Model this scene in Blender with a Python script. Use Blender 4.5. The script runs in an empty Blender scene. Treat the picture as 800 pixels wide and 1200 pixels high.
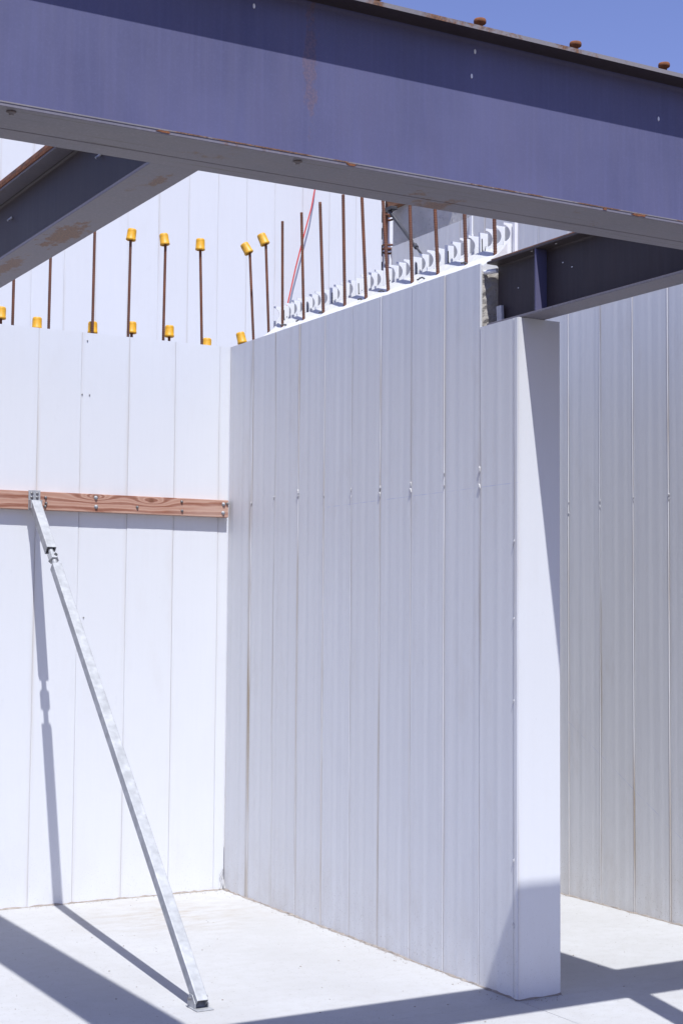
import bpy, math, random
from mathutils import Vector, Matrix
random.seed(7)
S = bpy.context.scene
COL = S.collection
R = math.radians

# ------------------------------------------------------------------ camera
cam_d = bpy.data.cameras.new('camera'); cam = bpy.data.objects.new('camera', cam_d); COL.objects.link(cam)
F_PX, YAW, PITCH, ROLL = 1782.64, 0.5191, 0.0647, 0.0080
cam_d.sensor_fit = 'VERTICAL'; cam_d.sensor_height = 36.0; cam_d.lens = F_PX / 1200 * 36
cam_d.clip_start = 0.05; cam_d.clip_end = 2000
fw = Vector((math.sin(YAW) * math.cos(PITCH), math.cos(YAW) * math.cos(PITCH), math.sin(PITCH)))
r0 = Vector((math.cos(YAW), -math.sin(YAW), 0)); u0 = r0.cross(fw)
rr = math.cos(ROLL) * r0 + math.sin(ROLL) * u0; uu = -math.sin(ROLL) * r0 + math.cos(ROLL) * u0
M = Matrix((rr, uu, -fw)).transposed().to_4x4(); M.translation = Vector((-3.8146, -8.0023, 1.6))
cam.matrix_world = M
S.camera = cam

# ------------------------------------------------------------------ sky, sun, exposure
SUN = Vector((0.135, 0.505, -1.0)).normalized()
W = bpy.data.worlds.new('World'); S.world = W; W.use_nodes = True
nt = W.node_tree; bg = nt.nodes['Background']
sky = nt.nodes.new('ShaderNodeTexSky'); sky.sky_type = 'NISHITA'; sky.sun_disc = False
sky.sun_elevation = math.asin(-SUN.z); sky.sun_rotation = math.atan2(-SUN.x, -SUN.y)
sky.altitude = 0; sky.air_density = 1.0; sky.dust_density = 0.1; sky.ozone_density = 8.0
tint = nt.nodes.new('ShaderNodeMix'); tint.data_type = 'RGBA'; tint.blend_type = 'MULTIPLY'; tint.inputs[0].default_value = 1.0; tint.inputs[7].default_value = (1.31, 0.945, 1.08, 1)
nt.links.new(sky.outputs[0], tint.inputs[6]); nt.links.new(tint.outputs[2], bg.inputs[0]); bg.inputs[1].default_value = 0.112
sl = bpy.data.lights.new('sun', 'SUN'); sl.energy = 4.3; sl.angle = R(0.5); sl.color = (0.975, 0.99, 1.0)
so = bpy.data.objects.new('sun', sl); COL.objects.link(so)
so.rotation_euler = SUN.to_track_quat('-Z', 'Y').to_euler(); so.location = (0, 0, 30)
S.view_settings.view_transform = 'Standard'; S.view_settings.look = 'None'
S.view_settings.gamma = 1.0; S.view_settings.use_curve_mapping = False
S.view_settings.exposure = 0.45

# ------------------------------------------------------------------ materials
def mat(name):
    m = bpy.data.materials.new(name); m.use_nodes = True
    return m, m.node_tree, m.node_tree.nodes['Principled BSDF']
def nd(t, typ, **kw):
    n = t.nodes.new(typ)
    for k, v in kw.items():
        if k == 'ins':
            for a, b in v.items(): n.inputs[a].default_value = b
        else: setattr(n, k, v)
    return n
def coord(t, scale=(1, 1, 1), src='Object', loc=(0, 0, 0), rand=False):
    tc = nd(t, 'ShaderNodeTexCoord'); mp = nd(t, 'ShaderNodeMapping')
    if src == 'World':
        g = nd(t, 'ShaderNodeNewGeometry'); out = g.outputs['Position']
    else: out = tc.outputs[src]
    if rand:
        oi = nd(t, 'ShaderNodeObjectInfo'); mu = nd(t, 'ShaderNodeMath', operation='MULTIPLY'); mu.inputs[1].default_value = 53.0
        t.links.new(oi.outputs['Random'], mu.inputs[0])
        ad = nd(t, 'ShaderNodeVectorMath', operation='ADD'); t.links.new(out, ad.inputs[0]); t.links.new(mu.outputs[0], ad.inputs[1]); out = ad.outputs[0]
    t.links.new(out, mp.inputs[0]); mp.inputs['Scale'].default_value = scale; mp.inputs['Location'].default_value = loc
    return mp.outputs[0]
def noise(t, vec, scale, detail=4, rough=0.55):
    n = nd(t, 'ShaderNodeTexNoise', ins={'Scale': scale, 'Detail': detail, 'Roughness': rough}); t.links.new(vec, n.inputs['Vector'])
    return n.outputs['Fac']
def ramp(t, fac, stops):
    n = nd(t, 'ShaderNodeValToRGB'); e = n.color_ramp.elements
    while len(e) < len(stops): e.new(0.5)
    for el, (p, c) in zip(e, stops):
        el.position = p; el.color = (*c, 1) if not isinstance(c, (int, float)) else (c, c, c, 1)
    t.links.new(fac, n.inputs[0]); return n.outputs[0]
def mixc(t, fac, a, b, mode='MIX'):
    n = nd(t, 'ShaderNodeMix', data_type='RGBA', blend_type=mode)
    for s, v in ((n.inputs[0], fac), (n.inputs[6], a), (n.inputs[7], b)):
        if isinstance(v, (int, float)): s.default_value = v
        elif isinstance(v, tuple): s.default_value = (*v, 1)
        else: t.links.new(v, s)
    return n.outputs[2]
def mth(t, op, a, b=None, c=None):
    n = nd(t, 'ShaderNodeMath', operation=op)
    for i, v in enumerate((a, b, c)):
        if v is None: continue
        if isinstance(v, (int, float)): n.inputs[i].default_value = v
        else: t.links.new(v, n.inputs[i])
    return n.outputs[0]
def bump(t, bs, h, strength=0.2, dist=0.01):
    b = nd(t, 'ShaderNodeBump', ins={'Strength': strength, 'Distance': dist}); t.links.new(h, b.inputs['Height']); t.links.new(b.outputs[0], bs.inputs['Normal'])

def make_pvc(name, base, stain, stain_amt, width=0.28, streak=0.08, chalk=None):
    m, t, b = mat(name)
    v1 = coord(t, (1, 1, 1), rand=True); v2 = coord(t, (26, 26, 1.1), rand=True); v3 = coord(t, (60, 60, 3.0), rand=True)
    n1 = noise(t, v1, 1.6, 5); n2 = noise(t, v2, 1.0, 4); n3 = noise(t, v3, 1.0, 3)
    c = mixc(t, ramp(t, n1, [(0.35, 0.0), (0.7, 1.0)]), tuple(x * 0.975 for x in base), base)
    c = mixc(t, mth(t, 'MULTIPLY', ramp(t, n3, [(0.38, 0.0), (0.72, 1.0)]), streak), c, tuple(x * 0.80 for x in base))
    n4 = noise(t, coord(t, (150, 150, 2.2), rand=True), 1.0, 2)
    c = mixc(t, mth(t, 'MULTIPLY', ramp(t, n4, [(0.45, 0.0), (0.7, 1.0)]), streak * 0.5), c, tuple(x * 0.86 for x in base))
    oi = nd(t, 'ShaderNodeObjectInfo')
    c = mixc(t, mth(t, 'MULTIPLY', oi.outputs['Random'], 0.6), c, (base[0] * 0.95, base[1] * 0.945, base[2] * 0.93))
    # stain creeping out of the panel joints, in drips
    sx = nd(t, 'ShaderNodeSeparateXYZ'); t.links.new(coord(t), sx.inputs[0])
    d = mth(t, 'MINIMUM', sx.outputs[0], mth(t, 'SUBTRACT', width, sx.outputs[0]))
    edge = mth(t, 'MULTIPLY', mth(t, 'SUBTRACT', 1.0, mth(t, 'DIVIDE', d, 0.028)), 1.0)
    edge = mth(t, 'MINIMUM', mth(t, 'MAXIMUM', edge, 0.0), 1.0)
    pw = mth(t, 'POWER', edge, 2.2)
    st = mth(t, 'MULTIPLY', pw, ramp(t, n2, [(0.42, 0.0), (0.66, 1.0)]))
    st = mth(t, 'MULTIPLY', st, mth(t, 'ADD', 0.25, oi.outputs['Random']))
    c = mixc(t, mth(t, 'MINIMUM', mth(t, 'MULTIPLY', st, stain_amt), 1.0), c, stain)
    sc_ = noise(t, coord(t, (7, 7, 3), rand=True), 1.7, 7, 0.75); c = mixc(t, mth(t, 'MULTIPLY', ramp(t, sc_, [(0.63, 0.0), (0.72, 1.0)]), 0.16), c, tuple(x * 0.62 for x in base))
    # broad faint smears
    sm = noise(t, coord(t, (4, 4, 1.3), rand=True), 1.5, 6, 0.7)
    c = mixc(t, mth(t, 'MULTIPLY', ramp(t, sm, [(0.56, 0.0), (0.78, 1.0)]), stain_amt * 0.42), c, tuple(0.55 * x + 0.45 * y for x, y in zip(base, stain)))
    # splashes and pitting near the slab
    spk = noise(t, coord(t, (1, 1, 1), rand=True), 130, 3, 0.6); low = noise(t, v1, 3.0, 2)
    hz = mth(t, 'SUBTRACT', 1.0, mth(t, 'DIVIDE', sx.outputs[2], mth(t, 'ADD', 0.10, mth(t, 'MULTIPLY', low, 0.75))))
    hz = mth(t, 'MAXIMUM', hz, 0.0)
    sp = mth(t, 'MULTIPLY', ramp(t, spk, [(0.62, 0.0), (0.67, 1.0)]), hz)
    c = mixc(t, mth(t, 'MULTIPLY', sp, stain_amt * 0.7), c, (0.30, 0.27, 0.24))
    if chalk:   # snapped blue chalk line, worn through in places
        gp = nd(t, 'ShaderNodeNewGeometry'); sg = nd(t, 'ShaderNodeSeparateXYZ'); t.links.new(gp.outputs['Position'], sg.inputs[0])
        zl = mth(t, 'ADD', mth(t, 'MULTIPLY', mth(t, 'SUBTRACT', sg.outputs[1], chalk[0]), chalk[2]), chalk[1])
        on_ = mth(t, 'MULTIPLY', mth(t, 'LESS_THAN', mth(t, 'ABSOLUTE', mth(t, 'SUBTRACT', sg.outputs[2], zl)), 0.0014), mth(t, 'LESS_THAN', sg.outputs[1], chalk[0]))
        wn = ramp(t, noise(t, coord(t, (9, 9, 9), src='World'), 1.2, 4), [(0.38, 0.0), (0.6, 1.0)])
        c = mixc(t, mth(t, 'MULTIPLY', mth(t, 'MULTIPLY', on_, wn), 0.6), c, (0.34, 0.38, 0.60))
    # dust film rising off the slab, blotchy
    gr = mth(t, 'MULTIPLY', hz, ramp(t, noise(t, coord(t, (5, 5, 2.5), rand=True), 1.4, 6, 0.7), [(0.4, 0.0), (0.7, 1.0)]))
    c = mixc(t, mth(t, 'MULTIPLY', gr, 0.55 * stain_amt), c, tuple(0.5 * x + 0.5 * y for x, y in zip(base, stain)))
    t.links.new(c, b.inputs['Base Color']); b.inputs['Roughness'].default_value = 0.48
    gn = noise(t, v1, 210, 2)
    c = mixc(t, mth(t, 'MULTIPLY', ramp(t, gn, [(0.42, 0.0), (0.72, 1.0)]), 0.10 + streak * 0.4), c, tuple(x * 0.87 for x in base)); t.links.new(c, b.inputs['Base Color'])
    bump(t, b, noise(t, v1, 45, 3), 0.06, 0.002)
    return m
PVC_L = make_pvc('pvc_white_clean', (0.66, 0.665, 0.68), (0.38, 0.30, 0.21), 0.40)
PVC_M = make_pvc('pvc_white_joints', (0.67, 0.672, 0.685), (0.33, 0.255, 0.17), 0.95, streak=0.24, chalk=(-1.18, 2.131, -0.0088))
PVC_R = make_pvc('pvc_white_dusty', (0.685, 0.68, 0.68), (0.33, 0.24, 0.145), 1.0, streak=0.30, chalk=(-1.066, 0.981, 0.579))

def make_simple(name, base, rough=0.5, metal=0.0, var=0.15, scale=20, bmp=0.1, dark=None, vscale=(1, 1, 1)):
    m, t, b = mat(name); v = coord(t, vscale)
    n = noise(t, v, scale, 5)
    c = mixc(t, ramp(t, n, [(0.35, 0.0), (0.68, 1.0)]), dark or tuple(x * (1 - var) for x in base), base)
    t.links.new(c, b.inputs['Base Color']); b.inputs['Roughness'].default_value = rough; b.inputs['Metallic'].default_value = metal
    if bmp: bump(t, b, n, bmp, 0.004)
    return m
PVC_IN = make_simple('pvc_inner_skin', (0.40, 0.40, 0.42), 0.5, 0, 0.05, 30, 0.03)  # same PVC darkened, so the inner face reads as shaded beside the webs
FILL = make_simple('pale_infill', (0.66, 0.65, 0.635), 0.9, 0, 0.12, 40, 0.4)
PVC_WEB = make_simple('pvc_web', (0.80, 0.80, 0.81), 0.45, 0, 0.05, 30, 0.03)  # PVC brightened so the webs read as sunlit
SEAL = make_simple('sealant', (0.58, 0.57, 0.56), 0.7, 0, 0.15, 90, 0.3)
NEAR_BLACK = make_simple('dark_seal', (0.06, 0.06, 0.065), 0.7, 0, 0.2, 60, 0.1)  # near-black for painted slot and cavity shade, nut hole, ties and hook
GALV = make_simple('galvanised', (0.44, 0.445, 0.45), 0.55, 0.25, 0.28, 26, 0.08, vscale=(1, 1, 1))
BOLT = make_simple('bolt_steel', (0.32, 0.31, 0.30), 0.45, 0.8, 0.3, 80, 0.1)
SPOT_WHITE = make_simple('bare_chip', (0.80, 0.80, 0.80), 0.5, 0, 0.1, 90, 0)  # near-white for painted light spots, also used on the cleat pins
GALV_DARK = make_simple('dark_prop_steel', (0.06, 0.06, 0.07), 0.6, 0.1, 0.3, 30, 0.1)
RUST = make_simple('rebar_rust', (0.23, 0.078, 0.032), 0.85, 0.0, 0.5, 28, 0.35, dark=(0.085, 0.036, 0.024), vscale=(1, 1, 0.25))
RUST2 = make_simple('rust_plate', (0.34, 0.14, 0.065), 0.85, 0.0, 0.5, 14, 0.3, dark=(0.13, 0.075, 0.055))
RUST_O = make_simple('rust_orange', (0.27, 0.095, 0.03), 0.9, 0.0, 0.4, 70, 0.4, dark=(0.11, 0.042, 0.02))
YEL = make_simple('yellow_plastic', (0.76, 0.38, 0.010), 0.5, 0, 0.25, 45, 0.08)
def vary(m, amt, to):
    t = m.node_tree; b = t.nodes['Principled BSDF']; src = b.inputs['Base Color'].links[0].from_socket; oi = nd(t, 'ShaderNodeObjectInfo')
    t.links.new(mixc(t, mth(t, 'MULTIPLY', oi.outputs['Random'], amt), src, to), b.inputs['Base Color'])
vary(YEL, 0.22, (0.62, 0.37, 0.07)); vary(RUST, 0.5, (0.12, 0.06, 0.045))
RED = make_simple('red_cable', (0.62, 0.06, 0.05), 0.5, 0, 0.1, 30, 0)
PLY = make_simple('form_board', (0.30, 0.14, 0.07), 0.8, 0, 0.35, 12, 0.2, vscale=(1, 1, 8))
PACK = make_simple('packer', (0.55, 0.55, 0.58), 0.6, 0, 0.1, 30, 0.05)

def make_concrete(name, a, b2, scale=6, bmp=0.35):
    m, t, b = mat(name); v = coord(t, src='World')
    n = noise(t, v, scale, 8, 0.65); n2 = noise(t, v, scale * 9, 4)
    c = mixc(t, ramp(t, n, [(0.3, 0.0), (0.72, 1.0)]), b2, a)
    c = mixc(t, mth(t, 'MULTIPLY', ramp(t, n2, [(0.6, 0.0), (0.68, 1.0)]), 0.5), c, tuple(x * 0.55 for x in b2))
    t.links.new(c, b.inputs['Base Color']); b.inputs['Roughness'].default_value = 0.9
    bump(t, b, mth(t, 'ADD', n, mth(t, 'MULTIPLY', n2, 0.5)), bmp, 0.02); return m
CONC = make_concrete('rough_concrete', (0.42, 0.385, 0.345), (0.26, 0.24, 0.215), 7, 0.6)
CONC_W = make_concrete('raw_concrete_upstand', (0.56, 0.54, 0.52), (0.40, 0.39, 0.375), 5, 0.5)
GROUT = make_concrete('base_grout', (0.38, 0.34, 0.30), (0.22, 0.18, 0.15), 18, 0.6)

def make_floor():
    m, t, b = mat('floor_concrete'); v = coord(t, src='World')
    n = noise(t, v, 1.3, 7, 0.62); n2 = noise(t, v, 16, 5); n3 = noise(t, v, 70, 3)
    base = (0.452, 0.448, 0.445)
    c = mixc(t, ramp(t, n, [(0.36, 0.0), (0.66, 1.0)]), (0.405, 0.397, 0.388), base)
    c = mixc(t, mth(t, 'MULTIPLY', ramp(t, n2, [(0.45, 0.0), (0.75, 1.0)]), 0.42), c, (0.375, 0.36, 0.34))
    # tan clay smear on the slab in the far corner
    g = nd(t, 'ShaderNodeNewGeometry'); sp = nd(t, 'ShaderNodeVectorMath', operation='SUBTRACT'); t.links.new(g.outputs['Position'], sp.inputs[0]); sp.inputs[1].default_value = (-0.55, -0.55, 0)
    mp = nd(t, 'ShaderNodeMapping'); t.links.new(sp.outputs[0], mp.inputs[0]); mp.inputs['Scale'].default_value = (1.5, 1.7, 1)
    ln = nd(t, 'ShaderNodeVectorMath', operation='LENGTH'); t.links.new(mp.outputs[0], ln.inputs[0])
    near = mth(t, 'MAXIMUM', mth(t, 'SUBTRACT', 1.0, ln.outputs['Value']), 0.0)
    sm = noise(t, coord(t, (1.2, 3.0, 1), src='World'), 5, 6, 0.7)
    c = mixc(t, mth(t, 'MULTIPLY', mth(t, 'MULTIPLY', ramp(t, sm, [(0.42, 0.0), (0.68, 1.0)]), near), 0.95), c, (0.33, 0.275, 0.21))
    c = mixc(t, mth(t, 'MULTIPLY', ramp(t, n3, [(0.63, 0.0), (0.69, 1.0)]), 0.6), c, (0.27, 0.25, 0.23))
    n5 = noise(t, v, 260, 2); c = mixc(t, mth(t, 'MULTIPLY', ramp(t, n5, [(0.5, 0.0), (0.75, 1.0)]), 0.22), c, (0.33, 0.32, 0.31))
    tr = noise(t, coord(t, (0.7, 7, 1), src='World'), 2.2, 5, 0.6); c = mixc(t, mth(t, 'MULTIPLY', ramp(t, tr, [(0.5, 0.0), (0.68, 1.0)]), 0.25), c, (0.39, 0.38, 0.365))
    t.links.new(c, b.inputs['Base Color']); b.inputs['Roughness'].default_value = 0.85
    bump(t, b, mth(t, 'ADD', n2, mth(t, 'MULTIPLY', n3, 0.4)), 0.12, 0.006); return m
FLOOR = make_floor()
UNSEEN_GROUND = make_concrete('site_dirt', (0.13, 0.11, 0.09), (0.09, 0.075, 0.06), 0.8, 0.3)  # out of view, kept dark to cut bounce onto the beam

def make_steel(name, base, rust_amt=0.5, thr=0.66, spots=(), streak=0.28, long_=0.0):
    m, t, b = mat(name)
    v = coord(t); vs = coord(t, (14, 14, 1.2))
    n = noise(t, v, 2.2, 6); ns = noise(t, vs, 3.0, 5); nf = noise(t, v, 160, 2)
    c = mixc(t, ramp(t, n, [(0.32, 0.0), (0.68, 1.0)]), tuple(x * 0.86 for x in base), tuple(x * 1.12 for x in base))
    hv = noise(t, coord(t, (9, 9, 1.5), loc=(5, 2, 1)), 1.4, 5); c = mixc(t, mth(t, 'MULTIPLY', ramp(t, hv, [(0.4, 0.0), (0.65, 1.0)]), 0.55), c, (base[0] * 1.10, base[1] * 1.05, base[2] * 0.98))
    c = mixc(t, mth(t, 'MULTIPLY', ramp(t, ns, [(0.45, 0.0), (0.8, 1.0)]), streak), c, tuple(0.8 * x + 0.04 for x in base))
    ns2 = noise(t, coord(t, (50, 50, 2.0)), 1.6, 4); c = mixc(t, mth(t, 'MULTIPLY', ramp(t, ns2, [(0.48, 0.0), (0.72, 1.0)]), streak * 0.9), c, tuple(1.28 * x for x in base))
    c = mixc(t, mth(t, 'MULTIPLY', ramp(t, nf, [(0.5, 0.0), (0.75, 1.0)]), 0.16), c, tuple(1.5 * x for x in base))
    if long_:
        lg = noise(t, coord(t, (1.5, 90, 90)), 1.2, 5, 0.6)
        c = mixc(t, mth(t, 'MULTIPLY', ramp(t, lg, [(0.60, 0.0), (0.70, 1.0)]), long_), c, (0.085, 0.06, 0.045))
    r = noise(t, coord(t, (3.0, 3.0, 3.0), loc=(3.3, 1.7, 0.4)), 1.3, 9, 0.72)
    rm = mth(t, 'MULTIPLY', ramp(t, r, [(thr, 0.0), (thr + 0.06, 1.0)]), rust_amt)
    for (px, py, pz, sx_, sy_, sz_, amt) in spots:
        s1 = nd(t, 'ShaderNodeVectorMath', operation='SUBTRACT'); t.links.new(v, s1.inputs[0]); s1.inputs[1].default_value = (px, py, pz)
        s2 = nd(t, 'ShaderNodeMapping'); t.links.new(s1.outputs[0], s2.inputs[0]); s2.inputs['Scale'].default_value = (sx_, sy_, sz_)
        l_ = nd(t, 'ShaderNodeVectorMath', operation='LENGTH'); t.links.new(s2.outputs[0], l_.inputs[0])
        fo = mth(t, 'MAXIMUM', mth(t, 'SUBTRACT', 1.0, l_.outputs['Value']), 0.0)
        fo = mth(t, 'ADD', fo, mth(t, 'MULTIPLY', mth(t, 'SUBTRACT', noise(t, coord(t, (26, 14, 14)), 1.3, 8, 0.7), 0.5), 1.9))
        rm = mth(t, 'MAXIMUM', rm, mth(t, 'MULTIPLY', mth(t, 'MULTIPLY', ramp(t, fo, [(0.46, 0.0), (0.62, 1.0)]), mth(t, 'LESS_THAN', l_.outputs['Value'], 1.0)), amt))
    c = mixc(t, rm, c, mixc(t, ramp(t, nf, [(0.35, 0.0), (0.65, 1.0)]), (0.10, 0.06, 0.045), (0.24, 0.12, 0.06)))
    t.links.new(c, b.inputs['Base Color'])
    t.links.new(mth(t, 'ADD', 0.40, mth(t, 'MULTIPLY', n, 0.18)), b.inputs['Roughness'])
    b.inputs['Specular IOR Level'].default_value = 0.2
    bump(t, b, noise(t, v, 35, 4), 0.05, 0.003); return m
STEEL = make_steel('steel_paint', (0.105, 0.102, 0.185), 0.25)
STEEL_D = make_steel('steel_paint_dark', (0.060, 0.049, 0.052), 0.2)  # same beam paint darkened, shade of webs and top flanges in the base
STEEL_U = make_steel('steel_primer_underside', (0.185, 0.174, 0.205), 0.8, 0.60, streak=0.5, long_=0.7)  # same paint made paler and greyer for floor bounce, plus real rust
STEEL_E = make_steel('steel_edge', (0.22, 0.205, 0.215), 0.95, 0.50)
STEEL_WEB = make_steel('steel_paint_web', (0.103, 0.104, 0.190), 0.0, spots=((-1.835, -0.0045, 0.30, 22, 0, 3.2, 0.28),))
STEEL_U2 = make_steel('steel_underside_patchy', (0.178, 0.166, 0.196), 0.5, 0.62, spots=((0.0, 1.55, 0, 10, 2.5, 0, 0.95), (-0.02, 2.15, 0, 14, 2.6, 0, 0.8), (0.02, 0.72, 0, 22, 7, 0, 0.8)), streak=0.6)  # bounce-lit underside tone in the base, with real rust patches

def make_wood():
    m, t, b = mat('pine_board'); v = coord(t)
    sx = nd(t, 'ShaderNodeSeparateXYZ'); t.links.new(v, sx.inputs[0])
    wob = noise(t, coord(t, (1.6, 8, 8)), 1.4, 4)
    base = mth(t, 'ADD', mth(t, 'MULTIPLY', sx.outputs[2], 80.0), mth(t, 'MULTIPLY', wob, 5.5))
    bend = None; kmask = None
    for kx, kz, sc in ((-0.50, 0.028, 1.0), (-0.83, 0.036, 0.8), (-1.62, -0.02, 1.0)):
        s = nd(t, 'ShaderNodeVectorMath', operation='SUBTRACT'); t.links.new(v, s.inputs[0]); s.inputs[1].default_value = (kx, -0.042, kz)
        mp = nd(t, 'ShaderNodeMapping'); t.links.new(s.outputs[0], mp.inputs[0]); mp.inputs['Scale'].default_value = (9 / sc, 0.0, 34 / sc)
        l = nd(t, 'ShaderNodeVectorMath', operation='LENGTH'); t.links.new(mp.outputs[0], l.inputs[0]); L = l.outputs['Value']
        g = mth(t, 'DIVIDE', 5.5, mth(t, 'ADD', 0.55, mth(t, 'MULTIPLY', L, L)))
        bend = g if bend is None else mth(t, 'ADD', bend, g)
        s2 = nd(t, 'ShaderNodeMapping'); t.links.new(s.outputs[0], s2.inputs[0]); s2.inputs['Scale'].default_value = (45, 0, 70)
        l2 = nd(t, 'ShaderNodeVectorMath', operation='LENGTH'); t.links.new(s2.outputs[0], l2.inputs[0])
        k = mth(t, 'MAXIMUM', mth(t, 'SUBTRACT', 1.15, l2.outputs['Value']), 0.0)
        kmask = k if kmask is None else mth(t, 'ADD', kmask, k)
    w = mth(t, 'SINE', mth(t, 'MULTIPLY', mth(t, 'ADD', base, bend), 1.5))
    w = mth(t, 'MULTIPLY', mth(t, 'ADD', w, 1.0), 0.5)
    c = ramp(t, w, [(0.0, (0.38, 0.195, 0.13)), (0.45, (0.46, 0.275, 0.20)), (0.8, (0.29, 0.115, 0.066)), (1.0, (0.22, 0.08, 0.045))])
    fine = noise(t, coord(t, (6, 200, 200)), 1.0, 3)
    c = mixc(t, mth(t, 'MULTIPLY', ramp(t, fine, [(0.4, 0.0), (0.7, 1.0)]), 0.28), c, (0.48, 0.31, 0.24))
    c = mixc(t, mth(t, 'MINIMUM', mth(t, 'MULTIPLY', kmask, 1.3), 0.9), c, (0.15, 0.05, 0.022))
    pale = noise(t, coord(t, (1.2, 4, 6)), 1.3, 3)
    c = mixc(t, mth(t, 'MULTIPLY', ramp(t, pale, [(0.5, 0.0), (0.7, 1.0)]), 0.45), c, (0.55, 0.42, 0.35))
    t.links.new(c, b.inputs['Base Color']); b.inputs['Roughness'].default_value = 0.75
    bump(t, b, mth(t, 'ADD', fine, w), 0.12, 0.002); return m
WOOD = make_wood()

# ------------------------------------------------------------------ mesh helpers
class MB:
    def __init__(s): s.v = []; s.f = []; s.sm = []
    def box(s, a, b):
        x0, y0, z0 = (min(p, q) for p, q in zip(a, b)); x1, y1, z1 = (max(p, q) for p, q in zip(a, b)); n = len(s.v)
        s.v += [(x0, y0, z0), (x1, y0, z0), (x1, y1, z0), (x0, y1, z0), (x0, y0, z1), (x1, y0, z1), (x1, y1, z1), (x0, y1, z1)]
        for q in ((0, 3, 2, 1), (4, 5, 6, 7), (0, 1, 5, 4), (1, 2, 6, 5), (2, 3, 7, 6), (3, 0, 4, 7)): s.f.append(tuple(n + i for i in q)); s.sm.append(False)
        return s
    def prism(s, pts, axis, a, b, smooth=False):
        # closed outline pts (2D) extruded along axis from a to b
        def P(p, h): return {'x': (h, p[0], p[1]), 'y': (p[0], h, p[1]), 'z': (p[0], p[1], h)}[axis]
        n = len(s.v); k = len(pts)
        s.v += [P(p, a) for p in pts] + [P(p, b) for p in pts]
        for i in range(k):
            j = (i + 1) % k; s.f.append((n + i, n + j, n + k + j, n + k + i)); s.sm.append(smooth)
        m = len(s.v)
        s.v += [P(p, a) for p in pts] + [P(p, b) for p in pts]
        s.f.append(tuple(m + i for i in reversed(range(k)))); s.sm.append(False)
        s.f.append(tuple(m + k + i for i in range(k))); s.sm.append(False); return s
    def lathe(s, prof, seg=14, mtx=None, smooth=True):
        n = len(s.v); k = len(prof); M = mtx or Matrix()
        for (r, z) in prof:
            for i in range(seg):
                a = 2 * math.pi * i / seg; s.v.append(tuple(M @ Vector((r * math.cos(a), r * math.sin(a), z))))
        for j in range(k - 1):
            for i in range(seg):
                i2 = (i + 1) % seg; s.f.append((n + j * seg + i, n + j * seg + i2, n + (j + 1) * seg + i2, n + (j + 1) * seg + i)); s.sm.append(smooth)
        s.f.append(tuple(n + i for i in reversed(range(seg)))); s.sm.append(False)
        s.f.append(tuple(n + (k - 1) * seg + i for i in range(seg))); s.sm.append(False); return s
    def tube(s, pts, r, seg=8):
        n = len(s.v); P = [Vector(p) for p in pts]
        for i, p in enumerate(P):
            d = (P[min(i + 1, len(P) - 1)] - P[max(i - 1, 0)]).normalized()
            a = d.cross(Vector((0.13, 0.2, 1)) if abs(d.z) < 0.9 else Vector((1, 0.1, 0))).normalized(); b = d.cross(a)
            for k in range(seg):
                t = 2 * math.pi * k / seg; s.v.append(tuple(p + r * (math.cos(t) * a + math.sin(t) * b)))
        for j in range(len(P) - 1):
            for k in range(seg):
                k2 = (k + 1) % seg; s.f.append((n + j * seg + k, n + j * seg + k2, n + (j + 1) * seg + k2, n + (j + 1) * seg + k)); s.sm.append(True)
        s.f.append(tuple(n + i for i in range(seg))); s.sm.append(False); s.f.append(tuple(n + (len(P) - 1) * seg + i for i in reversed(range(seg)))); s.sm.append(False)
        return s
    def sqtube(s, w, h, wall, length, round_=0.004):
        # hollow rectangular tube along +z from 0 to length
        def ring(a, b, r):
            o = []
            for cx, cy, a0 in ((1, 1, 0), (-1, 1, 90), (-1, -1, 180), (1, -1, 270)):
                for q in (0, 45, 90):
                    t = R(a0 + q); o.append((cx * (a / 2 - r) + r * math.cos(t), cy * (b / 2 - r) + r * math.sin(t)))
            return o
        O = ring(w, h, round_); I = ring(w - 2 * wall, h - 2 * wall, round_ * 0.5); k = len(O); n = len(s.v)
        s.v += [(x, y, 0) for x, y in O] + [(x, y, length) for x, y in O] + [(x, y, 0) for x, y in I] + [(x, y, length) for x, y in I]
        for i in range(k):
            j = (i + 1) % k
            for q in ((i, j, k + j, k + i), (2 * k + j, 2 * k + i, 3 * k + i, 3 * k + j), (j, i, 2 * k + i, 2 * k + j), (k + i, k + j, 3 * k + j, 3 * k + i)):
                s.f.append(tuple(n + z for z in q)); s.sm.append(False)
        return s
    def mesh(s, name):
        me = bpy.data.meshes.new(name); me.from_pydata(s.v, [], s.f); me.polygons.foreach_set('use_smooth', s.sm); me.update(); return me
    def build(s, name, m, parent=None, loc=(0, 0, 0), rot=(0, 0, 0), bev=0):
        return obj(name, s.mesh(name), m, parent, loc, rot, bev)
def obj(name, me, m, parent=None, loc=(0, 0, 0), rot=(0, 0, 0), bev=0):
    if m and not me.materials: me.materials.append(m)
    o = bpy.data.objects.new(name, me); COL.objects.link(o); o.parent = parent; o.location = loc; o.rotation_euler = rot
    if bev:
        b = o.modifiers.new('bevel', 'BEVEL'); b.width = bev; b.segments = 2; b.limit_method = 'ANGLE'; b.angle_limit = R(40)
    return o
def empty(name, loc=(0, 0, 0), rot=(0, 0, 0)):
    o = bpy.data.objects.new(name, None); COL.objects.link(o); o.location = loc; o.rotation_euler = rot; o.empty_display_size = 0.1; return o
def tag(o, label, cat, group=None):
    o['label'] = label; o['category'] = cat; o['kind'] = 'thing'
    if group: o['group'] = group
    return o
def struct(o): o['kind'] = 'structure'; return o

H, L, HC, T, X2, ZR = 3.135, 2.824, 2.850, 0.221, 1.644, 4.12

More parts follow.
